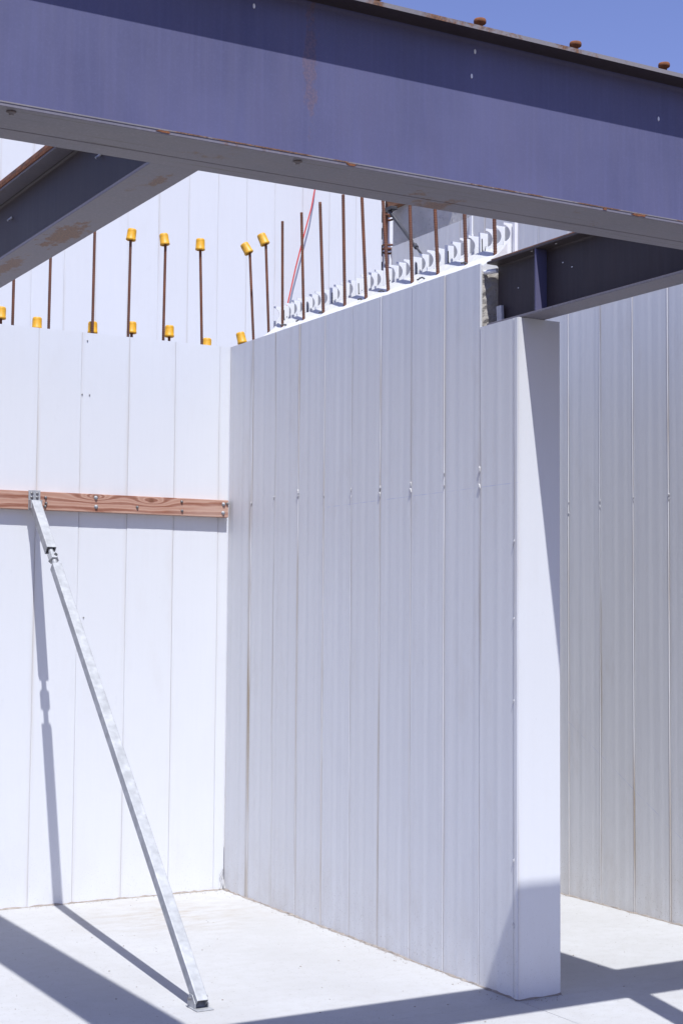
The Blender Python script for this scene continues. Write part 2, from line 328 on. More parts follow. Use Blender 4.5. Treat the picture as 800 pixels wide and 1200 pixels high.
# ------------------------------------------------------------------ setting: slab and unseen ground
struct(MB().box((-300, -300, -0.5), (300, 300, -0.16)).build('ground', UNSEEN_GROUND))
fl = MB()
fl.box((-3.4, -4.75, -0.15), (-0.0013, -2.83, 0)).box((0.0015, -4.75, -0.15), (4, -2.83, 0)).box((-3.4, -2.829, -0.15), (4, 3.9, 0)).box((-0.05, -4.74, -0.14), (0.06, -2.83, -0.02))  # slab stops short out of view, less bounce onto the beam
# slight skew of the saw cut
struct(fl.build('floor', FLOOR))

# ------------------------------------------------------------------ panels
PCACHE = {}
def panel_mesh(w, h, bead, var, m, amp=0.00040):
    key = (round(w, 4), round(h, 3), bead, var, m.name)
    if key in PCACHE: return PCACHE[key]
    rnd = random.Random(hash((round(w, 4), var)) % 9999 + var * 17)
    if not bead: amp = 0.00012
    ph = [rnd.uniform(0, 6.28) for _ in range(4)]
    us = [0.0, 0.0006, 0.0018] + [0.003 + (w - 0.016) * i / 34 for i in range(35)] + [w - 0.0115, w - 0.0095, w - 0.0055, w - 0.0025, w - 0.0008, w]
    def depth(u):
        d = 0.0
        e = min(u, w - u)
        if e < 0.0018: d += -0.0022 * (1 - e / 0.0018) ** 2
        d += amp * math.cos(2 * math.pi * u / 0.07 + 0.6 * ph[0]) + amp * 0.9 * math.sin(2 * math.pi * u / 0.123 + ph[1]) + amp * 0.35 * math.sin(2 * math.pi * u / 0.043 + ph[2])
        if bead and u > w - 0.0105 and u <= w - 0.0005: d += bead
        return d
    nz = 16; zs = [h * i / nz for i in range(nz + 1)]
    kz = [rnd.uniform(-1, 1) for _ in range(6)]
    mb = MB(); nu = len(us)
    for z in zs:
        for u in us:
            wv = 0.00025 * math.sin(3.1 * z + 4 * kz[0] + 9 * u * kz[1]) + 0.00012 * math.sin(8 * z * kz[2] + 22 * u + kz[3] * 5)
            mb.v.append((u, -depth(u) - wv, z))
    for j in range(nz):
        for i in range(nu - 1):
            a = j * nu + i; mb.f.append((a, a + 1, a + nu + 1, a + nu)); mb.sm.append(True)
    n = len(mb.v); TH = 0.004
    mb.v += [(0, 0.0022, 0), (w, 0.0022, 0), (w, 0.0022, h), (0, 0.0022, h), (0, TH, 0), (w, TH, 0), (w, TH, h), (0, TH, h)]
    for q in ((0, 4, 5, 1), (1, 5, 6, 2), (2, 6, 7, 3), (3, 7, 4, 0), (5, 4, 7, 6)): mb.f.append(tuple(n + i for i in q)); mb.sm.append(False)
    # close the top edge between the front surface and the rear
    t0 = len(mb.v); mb.v += [mb.v[nz * nu + i] for i in range(nu)] + [(us[i], TH, h) for i in range(nu)]
    for i in range(nu - 1): mb.f.append((t0 + i, t0 + i + 1, t0 + nu + i + 1, t0 + nu + i)); mb.sm.append(False)
    me = mb.mesh('panel'); me.materials.append(m); PCACHE[key] = me; return me
PR = random.Random(3)
def panel(parent, base, w, h, facing, m, bead=0.0, gap=0.0018, jit=0.0006, name='panel'):
    me = panel_mesh(w - gap, h, bead, PR.randint(0, 9), m)
    rz = 0 if facing == '-y' else -math.pi / 2
    j = PR.uniform(-jit, jit)
    loc = (base[0] + gap / 2, base[1] + j, base[2]) if facing == '-y' else (base[0] + j, base[1] - gap / 2, base[2])
    return obj(name, me, None, parent, loc, (PR.uniform(-0.0004, 0.0004), 0, rz))
def grout(parent, pts, size=0.012, seed=1):
    # crumbly mortar line along a wall foot, following pts (start, end) on the floor, outward normal n
    (a, b, n) = pts; a = Vector(a); b = Vector(b); n = Vector(n); rnd = random.Random(seed); k = int((b - a).length / 0.03); mb = MB()
    prev = None
    for i in range(k + 1):
        p = a.lerp(b, i / k); w = size * rnd.uniform(0.25, 1.2) * (1.8 if rnd.random() < 0.08 else 1); hh = size * rnd.uniform(0.2, 0.9)
        q = [p - n * 0.004, p + n * w, p + n * w * 0.45, p - n * 0.004]; zz = [0.0005, 0.0005, hh * 0.7, hh]
        cur = len(mb.v); mb.v += [(v.x, v.y, z) for v, z in zip(q, zz)]
        if prev is not None:
            for s_ in range(3): mb.f.append((prev + s_, cur + s_, cur + s_ + 1, prev + s_ + 1)); mb.sm.append(False)
        prev = cur
    return mb.build('base_grout', GROUT, parent)

# left white wall (faces the camera)
lw = tag(empty('panel_wall', (0, 0, 0)), 'sunlit white panel wall with the timber board screwed across it', 'wall')
MB().box((-1.72, 0.0043, 0.0), (0.0, 0.0115, H - 0.004)).build('joint_backing', PVC_WEB, lw); MB().box((-1.72, 0.0118, 0), (0.0, T - 0.012, H - 0.02)).build('concrete_core', CONC, lw)
MB().box((-4.3, 0.0118, 0), (-1.7205, T - 0.012, 2.93)).build('concrete_core', CONC, lw)
MB().box((-1.72, T - 0.0115, 0), (0.0, T, H)).build('rear_skin', PVC_WEB, lw)
MB().box((-4.3, T - 0.0115, 0), (-1.7205, T, 2.93)).build('rear_skin', PVC_WEB, lw)
js = [-0.0005, -0.065, -0.345, -0.628, -0.911, -1.158, -1.44, -1.72]
for a, b in zip(js[1:], js[:-1]): panel(lw, (a, 0, 0), b - a, H, '-y', PVC_L, gap=0.0012, jit=0.0007, name='panel' if b < -0.01 else 'corner_strip')
for i in range(9): panel(lw, (-1.7205 - 0.28 * (i + 1), 0, 0), 0.28, 2.945, '-y', PVC_L)
grout(lw, ((-4.2, 0, 0), (-0.002, 0, 0), (0, -1, 0)), 0.014, 3)
for (x, z) in ((-0.905, 2.787), (-0.862, 2.787), (-0.88, 3.09), (-0.873, 1.55)):
    MB().lathe([(0.004, 0), (0.004, 0.003), (0.002, 0.004)], 8).build('screw_hole_plug', BOLT, lw, (x, -0.0002, z), (R(90), 0, 0))
MB().tube([(-0.008, -0.03, 0.012), (-0.012, -0.022, 0.06), (-0.03, -0.012, 0.085), (-0.006, -0.012, 0.12), (-0.02, -0.01, 0.06), (-0.035, -0.02, 0.012)], 0.0022, 5).build('loose_wire', SEAL, lw)

# middle wall running towards the camera, with its column end
mw = tag(empty('panel_wall', (0, 0, 0)), 'grey-white ribbed panel wall with exposed scalloped webs along its top', 'wall')
MB().box((0.0043, -0.001, 0), (0.0115, -2.541, H - 0.004)).build('joint_backing', SEAL, mw); MB().box((0.0043, -2.5415, 0), (0.0115, -L + 0.005, HC - 0.004)).build('joint_backing', SEAL, mw)
MB().box((0.0118, 0, 0), (T - 0.0118, -2.532, H - 0.06)).build('concrete_core', CONC, mw)
MB().box((0.0118, -2.5325, 0), (T - 0.0118, -L + 0.0118, HC - 0.006)).build('concrete_core', CONC, mw)
y = 0.0
for w in [0.302] + [0.28] * 8:
    panel(mw, (0, y, 0), w, H, '-x', PVC_M, bead=0.0006); y -= w
panel(mw, (0, y, 0), 0.250, HC, '-x', PVC_M, bead=0.0006); y -= 0.250
panel(mw, (-0.0022, y, 0), L + y - 0.001, HC, '-x', PVC_M, gap=0.0045, jit=0, name='corner_strip')
panel(mw, (0.0, -L, 0), T, HC, '-y', PVC_L, jit=0, name='end_panel')
MB().box((T - 0.0115, -2.5325, 0), (T, -L + 0.012, HC)).build('rear_skin', PVC_WEB, mw)
MB().box((T - 0.011, 0, 0), (T, -0.285, H)).build('rear_skin', PVC_WEB, mw)
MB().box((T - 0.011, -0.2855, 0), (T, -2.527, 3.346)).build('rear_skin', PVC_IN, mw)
MB().prism([(0.006, 3.06), (0.157, 3.06), (0.157, 3.250), (0.12, 3.205), (0.006, 3.118)], 'y', -0.30, -2.527).build('infill_slope', FILL, mw)
MB().box((T - 0.028, -2.515, 3.02), (T - 0.0112, -2.533, 3.352)).build('end_channel', PVC_WEB, mw)
# rough pocket face of the cut wall end
pm = MB(); rp = random.Random(9); nx, nz = 8, 12
for j in range(nz + 1):
    for i in range(nx + 1):
        pm.v.append((0.012 + (T - 0.024) * i / nx, -2.5335 - rp.uniform(0, 0.008), HC + 0.001 + (H - 0.03 - HC) * j / nz))
for j in range(nz):
    for i in range(nx): a = j * (nx + 1) + i; pm.f.append((a, a + 1, a + nx + 2, a + nx + 1)); pm.sm.append(False)
pm.build('cut_concrete_face', CONC, mw)
# webs exposed above the front skin
def web_outline(bite=True):
    xf, xr, z0, zt, zc, r = 0.153, T - 0.0112, 3.02, 3.350, 3.302, 0.037
    p = [(xf, z0), (xr, z0), (xr, zt), (xf, zt)]
    if bite: p += [(xf + r * math.cos(R(90 - 12 * i)), zc + r * 1.02 * math.sin(R(90 - 12 * i))) for i in range(16)]
    return p
wm = MB().prism(web_outline(), 'y', -0.0018, 0.0018).mesh('web'); wm.materials.append(PVC_WEB)
jm = MB().prism(web_outline(False), 'y', -0.0018, 0.0018).mesh('joint_web'); jm.materials.append(PVC_WEB)
hook = [(0.168, 3.318), (0.172, 3.318), (0.173, 3.268), (0.178, 3.259), (0.186, 3.268), (0.190, 3.285), (0.193, 3.284), (0.189, 3.262), (0.179, 3.250), (0.170, 3.258)]
hm = MB().prism(hook, 'y', -0.0055, -0.0022).mesh('joint_seal'); hm.materials.append(NEAR_BLACK)  # dark strip drawn for the shadow inside the joint slot
k = 0; yy = -2.505
while yy < -0.25:
    if k % 4 == 3:
        obj('joint_web', jm, None, mw, (0.008, yy - 0.006, -0.004)); obj('joint_seal', hm, None, mw, (0.006, yy - 0.006, 0))
    else: obj('web', wm, None, mw, (random.uniform(-0.0008, 0.0008), yy, random.uniform(-0.003, 0.002)), (0, 0, random.uniform(-0.02, 0.02)))
    yy += 0.0703; k += 1
for yy, xx in ((-2.33, 0.06), (-1.93, 0.09), (-1.86, 0.12), (-1.62, 0.05), (-1.33, 0.1), (-0.92, 0.1), (-0.62, 0.12), (-0.55, 0.06), (-0.5, 0.1)):
    MB().tube([(-0.016, 0, 0), (0, 0, 0.006), (0.014, 0, 0)], 0.004, 6).build('tie_bar', NEAR_BLACK, mw, (xx, yy, 3.165 + 0.3 * xx), (0, 0, random.uniform(-0.5, 0.5)))
rb = random.Random(5)
def blob(parent, p, s=1.0, rot=0.0):
    prof = [(0.001, -0.016), (0.0045, -0.012), (0.0035, -0.004), (0.0058, 0.003), (0.0065, 0.008), (0.003, 0.014), (0.0008, 0.018)]
    M_ = Matrix.Rotation(rb.uniform(-0.5, 0.5), 4, 'X')
    MB().lathe([(r * s * rb.uniform(0.7, 1.2), z * s) for r, z in prof], 7, M_).build('sealant_blob', SEAL, parent, p)
for yb, zs in ((-0.304, (2.20,)), (-0.584, (2.215,)), (-0.864, (2.205, 2.23)), (-1.144, (2.19,)), (-1.424, (2.168, 2.205)), (-1.704, (2.163, 2.193)), (-1.984, (2.165, 2.195)), (-2.264, (2.167, 2.222)), (-2.544, (2.147, 2.222)), (-2.796, (1.891, 1.568, 1.225, 0.565, 0.30))):
    for z in zs: blob(mw, (-0.003, yb, z), rb.uniform(0.45, 0.85))
grout(mw, ((0, -0.02, 0), (0, -L, 0), (-1, 0, 0)), 0.013, 5); grout(mw, ((-0.002, -L, 0), (T, -L, 0), (0, -1, 0)), 0.012, 8)

# right wall
rw = tag(empty('panel_wall', (X2, 0, 0)), 'shaded tall panel wall at the right behind the column, with stained joints', 'wall')
MB().box((0.0043, 0.88, 0), (0.0115, -5.3, ZR - 0.004)).build('joint_backing', SEAL, rw); MB().box((0.012, 0.88, 0), (T, -5.3, ZR - 0.02)).build('concrete_core', CONC, rw)
y = 0.883
while y > -5.2:
    panel(rw, (0, y, 0), 0.28, ZR, '-x', PVC_R, bead=0.0013); y -= 0.28
for yb, zs in ((-1.079, (2.23, 2.166)), (-1.359, (2.223, 2.19)), (-1.639, (2.207, 2.225)), (-1.919, (2.221, 2.20))):
    for z in zs: blob(rw, (-0.002, yb, z), rb.uniform(0.35, 0.6))
grout(rw, ((0, 0.88, 0), (0, -5, 0), (-1, 0, 0)), 0.012, 11)
MB().box((-0.012, -0.085, 3.985), (-0.003, -0.112, 4.119)).box((-0.016, -0.080, 3.985), (-0.003, -0.117, 3.999)).build('edge_bracket', PVC_WEB, rw)
MB().tube([(-0.02, -0.098, 3.99), (-0.02, -0.10, 3.955), (-0.01, -0.085, 3.94)], 0.006, 6).build('bracket_hook', NEAR_BLACK, rw)
# concrete upstand on top of the right wall and its form board
cu = tag(MB().box((X2 + 0.012, 0.884, ZR + 0.002), (X2 + 0.26, -5.2, 4.385)).build('concrete_upstand', CONC_W), 'raw grey concrete upstand on top of the tall right wall', 'concrete')
fb = tag(MB().box((X2 - 0.03, 0.886, 4.387), (X2 + 0.20, 0.05, 4.425)).box((X2 - 0.03, 0.9, 4.4255), (X2 + 0.02, 0.05, 4.60)).build('form_board', PLY, bev=0.004), 'rusty brown form board lying on the concrete upstand', 'board')

# back wall
YB = 4.0
bw = tag(empty('panel_wall', (0, YB, 0)), 'tall white panel wall far behind the rebars', 'wall')
x = 3.452 - 0.28 * 25
for i in range(25): panel(bw, (x, 0, -0.16), 0.28, 6.4, '-y', PVC_L, gap=0.0016, jit=0.0009); x += 0.28
MB().box((-3.548, 0.0043, -0.16), (3.45, 0.0115, 6.23)).build('joint_backing', PVC_WEB, bw); MB().box((-3.548, 0.012, -0.16), (3.40, T - 0.012, 6.2)).build('concrete_core', CONC, bw)
MB().box((-3.548, T - 0.0115, -0.16), (4.6, T, 6.24)).build('rear_skin', PVC_WEB, bw)
wb = MB()
zz = 3.6
while zz < 6.2:
    o_ = [(0.0, zz), (0.07, zz), (0.07, zz + 0.16), (0.0, zz + 0.16)] + [(0.0 + 0.055 * math.cos(R(90 - 20 * i)), zz + 0.08 + 0.055 * math.sin(R(90 - 20 * i))) for i in range(10)]
    wb.prism(o_, 'x', 3.455, 3.459); zz += 0.16
wb.build('end_web', PVC_WEB, bw)
MB().box((3.47, 0.06, 3.2), (3.50, T - 0.012, 6.2)).build('cavity_fill', NEAR_BLACK, bw)  # dark box painting the shade inside the open wall end
cg = tag(empty('rebar_cage', (3.52, YB + 0.02, 0)), 'rusty tied rebar cage standing at the end of the far white wall', 'rebar cage')
for dx, dy in ((0.0, 0.0), (0.075, -0.03), (0.05, 0.09)): MB().tube([(dx, dy, 3.2), (dx, dy, 6.1)], 0.012, 7).build('bar', RUST, cg)
for z in (4.66, 4.98, 4.35, 5.3):
    for dz in (0, 0.035):
        MB().tube([(-0.05, -0.03, z + dz), (0.10, -0.06, z + dz + 0.01), (0.14, -0.04, z + dz), (0.10, 0.12, z + dz), (-0.03, 0.11, z + dz), (-0.05, -0.03, z + dz)], 0.010, 6).build('tie', RUST, cg)
rc = tag(MB().tube([(2.415, YB - 0.08, 4.28), (2.43, YB - 0.08, 4.34), (2.50, YB - 0.085, 4.66), (2.585, YB - 0.09, 4.99), (2.66, YB - 0.08, 5.24), (2.705, YB - 0.07, 5.45), (2.75, YB - 0.06, 5.85), (2.77, YB - 0.04, 6.22), (2.78, YB + 0.02, 6.27), (2.79, YB + 0.24, 6.2)], 0.0065, 7).build('cable', RED), 'red cable hanging slanted down the far white wall', 'cable')

# ------------------------------------------------------------------ steel beams
def beam_parts(root, axis, c, half, z0, z1, tf, tw, a, b, mats, fillet=0.012):
    top, web, bot = mats
    def bx(lo, hi):   # lo/hi = (cross, z)
        if axis == 'x': return ((a, lo[0], lo[1]), (b, hi[0], hi[1]))
        return ((lo[0], a, lo[1]), (hi[0], b, hi[1]))
    MB().box(*bx((c - half, z1 - tf), (c + half, z1))).build('top_flange', top, root, bev=0.0015)
    MB().box(*bx((c - half, z0), (c + half, z0 + tf))).build('bottom_flange', bot, root, bev=0.0015)
    r = fillet; h = tw / 2; pts = [(c - h, z0 + tf + 0.0003 + r)] + [(c - h - r + r * math.cos(R(-t)), z0 + tf + 0.0003 + r + r * math.sin(R(-t))) for t in (22.5, 45, 67.5, 90)]
    pts += [(c + h + r - r * math.cos(R(-t)), z0 + tf + 0.0003 + r + r * math.sin(R(-t))) for t in (90, 67.5, 45, 22.5)] + [(c + h, z0 + tf + 0.0003 + r)]
    zt = z1 - tf - 0.0003 - r
    pts += [(c + h, zt)] + [(c + h + r - r * math.cos(R(t)), zt + r * math.sin(R(t))) for t in (22.5, 45, 67.5, 90)]
    pts += [(c - h - r + r * math.cos(R(t)), zt + r * math.sin(R(t))) for t in (90, 67.5, 45, 22.5)] + [(c - h, zt)]
    return MB().prism(pts, axis, a, b, smooth=False).build('web', web, root)
def spot_disc(root, p, face, s=0.006):  # pale disc painted as light leaking onto shaded steel
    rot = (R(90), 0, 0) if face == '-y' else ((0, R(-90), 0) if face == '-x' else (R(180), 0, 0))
    MB().lathe([(s * 1.0, 0), (s * 0.8, 0.0012)], 8, Matrix.Diagonal((0.7, 1.35, 1, 1))).build('paint_chip', SPOT_WHITE, root, p, rot)

# main beam across the top
mbm = tag(empty('steel_beam', (0, -4.34, 2.823)), 'deep violet-grey steel beam crossing the whole top of the view', 'beam')
BX0, BX1, BC, BH, BZ0, BZ1 = -5.2, 1.625, 0.0, 0.085, 0.0, 0.487
beam_parts(mbm, 'x', BC, BH, BZ0, BZ1, 0.0135, 0.009, BX0, BX1, (STEEL_D, STEEL_WEB, STEEL_U), 0.011)
MB().box((BX0, -BH - 0.0012, BZ1 - 0.0135), (BX1, -BH - 0.0001, BZ1 - 0.0004)).build('flange_edge', STEEL_E, mbm)
MB().box((BX0, -BH - 0.0014, 0.0095), (BX1, -BH - 0.0001, 0.0130)).build('edge_weld', STEEL_E, mbm)  # pale strip added as the sun-caught lip of the flange
MB().box((BX0, BH + 0.0004, -0.0008), (BX1, 0.165, 0.0115)).build('ledge_plate', STEEL_U, mbm, bev=0.001)
st = MB().lathe([(0.0095, 0), (0.0095, 0.045), (0.0165, 0.0465), (0.0190, 0.049), (0.0192, 0.055), (0.0175, 0.060), (0.008, 0.0625)], 14).lathe([(0.014, 0), (0.014, 0.003), (0.0105, 0.006)], 14).mesh('shear_stud'); st.materials.append(RUST_O)
x = -1.258 - 0.36 * 10
while x < 1.6: obj('shear_stud', st, None, mbm, (x, random.uniform(-0.006, 0.006), BZ1), (random.uniform(-0.03, 0.03), random.uniform(-0.03, 0.03), 0)); x += 0.36
MB().box((BX1, -0.09, -0.01), (BX1 + 0.012, 0.10, BZ1)).build('end_plate', STEEL, mbm)
for (cx, cz) in ((-2.013, 0.428), (-1.28, 0.442), (-1.292, 0.365), (-0.567, 0.359)): spot_disc(mbm, (cx, -0.0047, cz), '-y', 0.006)  # sun through top-flange holes, painted as pale spots on the web
for cx in (-2.70, -1.9): MB().lathe([(0.013, 0), (0.012, 0.004), (0.007, 0.005), (0.006, 0.009), (0.0055, 0.010)], 10).build('weld_bead', STEEL_E, mbm, (cx, -0.055, -0.0002), (R(180), 0, 0))
rr_ = random.Random(12)
def rust_patch(root, p, w, h, face, name='rust_patch', th=0.0012, seed=0):
    q = random.Random(seed); pts = []
    for i in range(18):
        a = 2 * math.pi * i / 18; k = q.uniform(0.55, 1.05); pts.append((w * k * math.cos(a), h * k * math.sin(a)))
    o = MB().prism(pts, 'z', 0, th).build(name, RUST_O, root, p, {'-z': (R(180), 0, 0), '-y': (R(90), 0, 0)}[face]); return o
for cx, w in ((-2.31, 0.022), (-1.75, 0.018), (-0.72, 0.034), (-0.855, 0.009)): rust_patch(mbm, (cx, -BH - 0.0001, 0.0075), w, 0.006, '-y', seed=int(w * 9999))

# left secondary beam
b2 = tag(empty('steel_beam', (-1.995, -4.33, 2.95)), 'dark steel beam at upper left with rust-patched underside, joining the crossing beam', 'beam', )
beam_parts(b2, 'y', 0.0, 0.079, 0.0, 0.29, 0.011, 0.008, 0.0, 4.52, (STEEL_U, STEEL_D, STEEL_U2), 0.010)
MB().box((-0.081, 0.08, 0.2915), (0.205, 4.5, 0.318)).build('rusty_cap_plate', RUST2, b2, bev=0.002)
MB().box((-0.084, 0.08, 0.287), (-0.0795, 4.5, 0.301)).build('rusty_flange_edge', RUST_O, b2)
for yy in (0.87, 1.9, 2.95):
    MB().box((-0.074, yy, 0.0125), (-0.0045, yy + 0.008, 0.278)).build('stiffener', STEEL_D, b2) if yy > 2 else None
# bolted cleats on the web
for yy in (1.18, 2.16): MB().tube([(-0.006, yy, 0.20), (-0.022, yy + 0.004, 0.185)], 0.0045, 6).build('cleat_pin', SPOT_WHITE, b2)

# right secondary beam, resting in the wall pocket
b3 = tag(empty('steel_beam', (0.080, -2.57, HC + 0.002)), 'dark steel beam resting on the column top beside the cut wall end', 'beam')
beam_parts(b3, 'y', 0.0, 0.065, 0.0, 0.286, 0.0105, 0.007, -1.765, 0.0, (STEEL_D, STEEL_D, STEEL_U), 0.010)
MB().box((-0.045, -1.66, 0.2875), (0.212, -0.004, 0.299)).build('rusty_cap_plate', RUST2, b3, bev=0.001)
MB().box((-0.062, -0.352, 0.0112), (-0.0042, -0.342, 0.2752)).build('stiffener', STEEL, b3, bev=0.001)
MB().box((0.0042, -0.352, 0.0112), (0.062, -0.342, 0.2752)).build('stiffener', STEEL, b3, bev=0.001)
MB().box((-0.028, -0.062, 0.0112), (-0.014, -0.026, 0.088)).build('packer', PACK, b3, rot=(0, R(-3), 0), bev=0.001)
for p in ((-0.0042, -0.52, 0.17), (-0.0042, -0.46, 0.20), (-0.0042, -0.15, 0.15)): spot_disc(b3, p, '-x', 0.004)
for p in ((-0.045, -0.30, 0.2752), (-0.04, -0.46, 0.2752)): spot_disc(b3, p, '-z', 0.005)
cs = tag(empty('conduit_stub', (0.02, -2.545, 3.098)), 'short white conduit stub poking from the cut wall end above the beam seat', 'conduit')
MB().lathe([(0.011, 0), (0.011, 0.09), (0.008, 0.09), (0.008, 0.02)], 12).build('pipe', PVC_WEB, cs, (0, 0.03, 0), (R(90), 0, R(20)))

# post under the crossing beam, right of the view
ps = tag(empty('steel_post', (0.15, -4.30, 0)), 'square grey steel post holding up the crossing beam right of the column', 'post')
MB().sqtube(0.10, 0.10, 0.006, 2.79).build('tube', STEEL, ps, (0, 0, 0.012))
MB().box((-0.11, -0.11, 0), (0.11, 0.11, 0.0118)).build('base_plate', STEEL, ps, bev=0.001)
MB().box((-0.09, -0.09, 2.8025), (0.09, 0.09, 2.8205)).build('cap_plate', STEEL, ps, bev=0.001)

# ------------------------------------------------------------------ rebars and caps
def rebar_mesh(h, r=0.0078):
    prof = []; z = 0.0
    while z < h - 0.012:
        prof += [(r, z), (r, z + 0.006), (r * 1.09, z + 0.0075), (r * 1.09, z + 0.0095)]; z += 0.012
    prof += [(r, z), (r, h), (r * 0.6, h + 0.001)]
    me = MB().lathe(prof, 9).mesh('rebar'); me.materials.append(RUST); return me
capm = MB().lathe([(0.0225, 0.022), (0.0225, 0.001), (0.0255, 0.0), (0.0285, 0.002), (0.0288, 0.011), (0.0270, 0.013), (0.0262, 0.055), (0.0250, 0.063), (0.0215, 0.068), (0.012, 0.0695), (0.002, 0.070)], 20).mesh('rebar_cap'); capm.materials.append(YEL)
BARS = {}
def stand(p0, p1, label, group, r=0.0078):
    p0 = Vector(p0); p1 = Vector(p1); d = p1 - p0; h = round(d.length, 2)
    key = (h, r)
    if key not in BARS: BARS[key] = rebar_mesh(h, r)
    o = obj('rebar', BARS[key], None, None, p0); o.rotation_euler = d.to_track_quat('Z', 'Y').to_euler(); tag(o, label, 'rebar', group); return o
def cap(p, tilt_dir, tilt, label, group):
    o = obj('rebar_cap', capm, None, None, p); ax = Vector((-tilt_dir[1], tilt_dir[0], 0)); ax = ax.normalized() if ax.length else Vector((1, 0, 0))
    # tilt towards tilt_dir
    o.rotation_euler = Matrix.Rotation(R(tilt), 3, ax).to_euler(); tag(o, label, 'rebar cap', group); return o
G1, G2, G3 = 'tall rebars on the left wall', 'rebars along the middle wall', 'short rebars behind the left wall edge'
GC = 'yellow caps on rebars'
ORD = ['nearest to', 'second from', 'third from', 'fourth from', 'fifth from', 'sixth from', 'seventh from', 'eighth from', 'ninth from', 'tenth from', 'eleventh from', 'twelfth from']
CR = Vector((math.cos(YAW), -math.sin(YAW)))
tall = [(-0.158, -0.178), (-0.402, -0.397), (-0.618, -0.612), (-0.832, -0.829), (-1.087, -1.083), (-1.292, -1.289)]
for i, (xb, xt) in enumerate(tall):
    stand((xb - 0.3 * (xt - xb), 0.055, 2.95), (xt, 0.055, 3.745), 'tall rusty rebar on the left white wall, %s the wall corner%s' % (ORD[i], ', yellow-capped' if i < 3 else ''), G1)
cap((-0.178, 0.055, 3.700), (0, 0), 2, 'yellow cap sitting upright on the tall rebar nearest the wall corner', GC)
cap((-0.400, 0.055, 3.702), (-CR.x, -CR.y), 8, 'yellow cap tipped left on the second tall rebar from the wall corner', GC)
cap((-0.612, 0.055, 3.702), (CR.x, CR.y), 7, 'yellow cap tipped right on the third tall rebar from the wall corner', GC)
short = [(-0.078, 3.170), (-0.318, 3.222), (-0.553, 3.220), (-0.790, 3.196), (-1.118, 3.188), (-1.325, 3.225)]
for i, (xs, zt) in enumerate(short):
    stand((xs, 0.165, 2.9), (xs, 0.165, zt + 0.01), 'short rusty rebar stub behind the left wall edge, %s the wall corner' % ORD[i], G3)
    cap((xs, 0.165, zt - 0.032), (CR.x, CR.y), [3, 1, 2, 0, 1, 2][i], 'low yellow cap just above the left wall edge, %s the wall corner' % ORD[i], GC)
stand((0.07, -0.03, 3.0), (0.06, -0.028, 3.185), 'short rusty rebar stub at the wall corner under a tipped yellow cap', G2)
cap((0.064, -0.03, 3.158), (-CR.x, -CR.y), 14, 'low yellow cap tipped at the corner where the two walls meet', GC)
mid = [(-0.079, -0.013, 3.745), (-0.276, -0.222, 3.76), (-0.446, -0.432, 3.806), (-0.699, -0.660, 3.808), (-0.921, -0.872, 3.812), (-1.152, -1.124, 3.795), (-1.371, -1.315, 3.79), (-1.588, -1.515, 3.80), (-1.810, -1.770, 3.80), (-2.037, -1.985, 3.79), (-2.272, -2.235, 3.80), (-2.501, -2.475, 3.79)]
for i, (y0, y1, zt) in enumerate(mid):
    s = (y1 - y0) / (zt - 3.185)
    stand((0.11, y0 - s * 0.15, 3.035), (0.11, y1, zt), 'rusty rebar on top of the scalloped middle wall, %s the wall corner%s' % (ORD[i], ', yellow-capped' if i < 2 else ''), G2, 0.0076 if i < 4 else 0.0084)
cap((0.108, -0.016, 3.703), (-CR.x, -CR.y), 30, 'yellow cap tipped far left on the first rebar of the middle wall', GC)
cap((0.108, -0.225, 3.712), (-CR.x, -CR.y), 24, 'yellow cap tipped left on the second rebar of the middle wall', GC)

# ------------------------------------------------------------------ timber board on the left wall
bd = tag(empty('timber_board', (0, 0, 2.182)), 'orange-brown pine board screwed across the white wall', 'board')
MB().box((-2.6, -0.0435, -0.050), (-0.020, -0.0015, 0.050)).build('plank', WOOD, bd, bev=0.0025)
sm_ = MB().lathe([(0.0085, 0), (0.0085, 0.003), (0.006, 0.0055), (0.0052, 0.0085), (0.003, 0.0088)], 8).mesh('screw'); sm_.materials.append(BOLT)
sm2 = MB().lathe([(0.012, 0), (0.012, 0.002), (0.008, 0.003), (0.008, 0.009), (0.003, 0.010)], 6).mesh('screw'); sm2.materials.append(GALV)
for (x, z, q) in ((-1.118, 0.018, 0), (-1.115, -0.012, 0), (-1.12, -0.03, 0), (-0.83, 0.030, 1), (-0.828, -0.020, 1), (-0.585, -0.012, 0), (-0.315, 0.030, 0), (-0.312, -0.022, 0), (-0.052, 0.026, 1), (-0.054, -0.024, 1), (-0.028, 0.03, 0), (-1.4, 0.02, 0), (-1.4, -0.02, 0)):
    obj('screw', sm2 if q else sm_, None, bd, (x, -0.0435, z), (R(90), 0, 0))

# ------------------------------------------------------------------ brace
br = tag(empty('wall_brace', (-1.2, -2.33, 0)), 'galvanised steel push-pull brace from the floor up to the timber board', 'brace')
P0 = Vector((-1.205, -2.335, 0.022)); P1 = Vector((-1.183, -0.068, 2.160)); ax = (P1 - P0).normalized(); LEN = (P1 - P0).length
side = Vector((1, 0, 0)); side = (side - ax * side.dot(ax)).normalized(); nrm = ax.cross(side)
BM = Matrix((side, nrm, ax)).transposed().to_4x4()
def along(mb, name, m, t, parent=br, off=(0, 0, 0), twist=0.0, bev=0):
    o = mb.build(name, m, parent, bev=bev); M4 = BM @ Matrix.Rotation(twist, 4, 'Z'); M4.translation = P0 + ax * t + side * off[0] + nrm * off[1] - Vector(br.location)
    o.matrix_local = M4; return o
TL = LEN * 0.8395
lt = along(MB().sqtube(0.050, 0.050, 0.0035, TL), 'lower_tube', GALV, 0.0)
ut = along(MB().sqtube(0.052, 0.052, 0.0035, LEN * 0.118 + 0.012), 'upper_tube', GALV, LEN * 0.879)
thr = []
for i in range(40): thr += [(0.0125, i * 0.006), (0.0145, i * 0.006 + 0.003)]
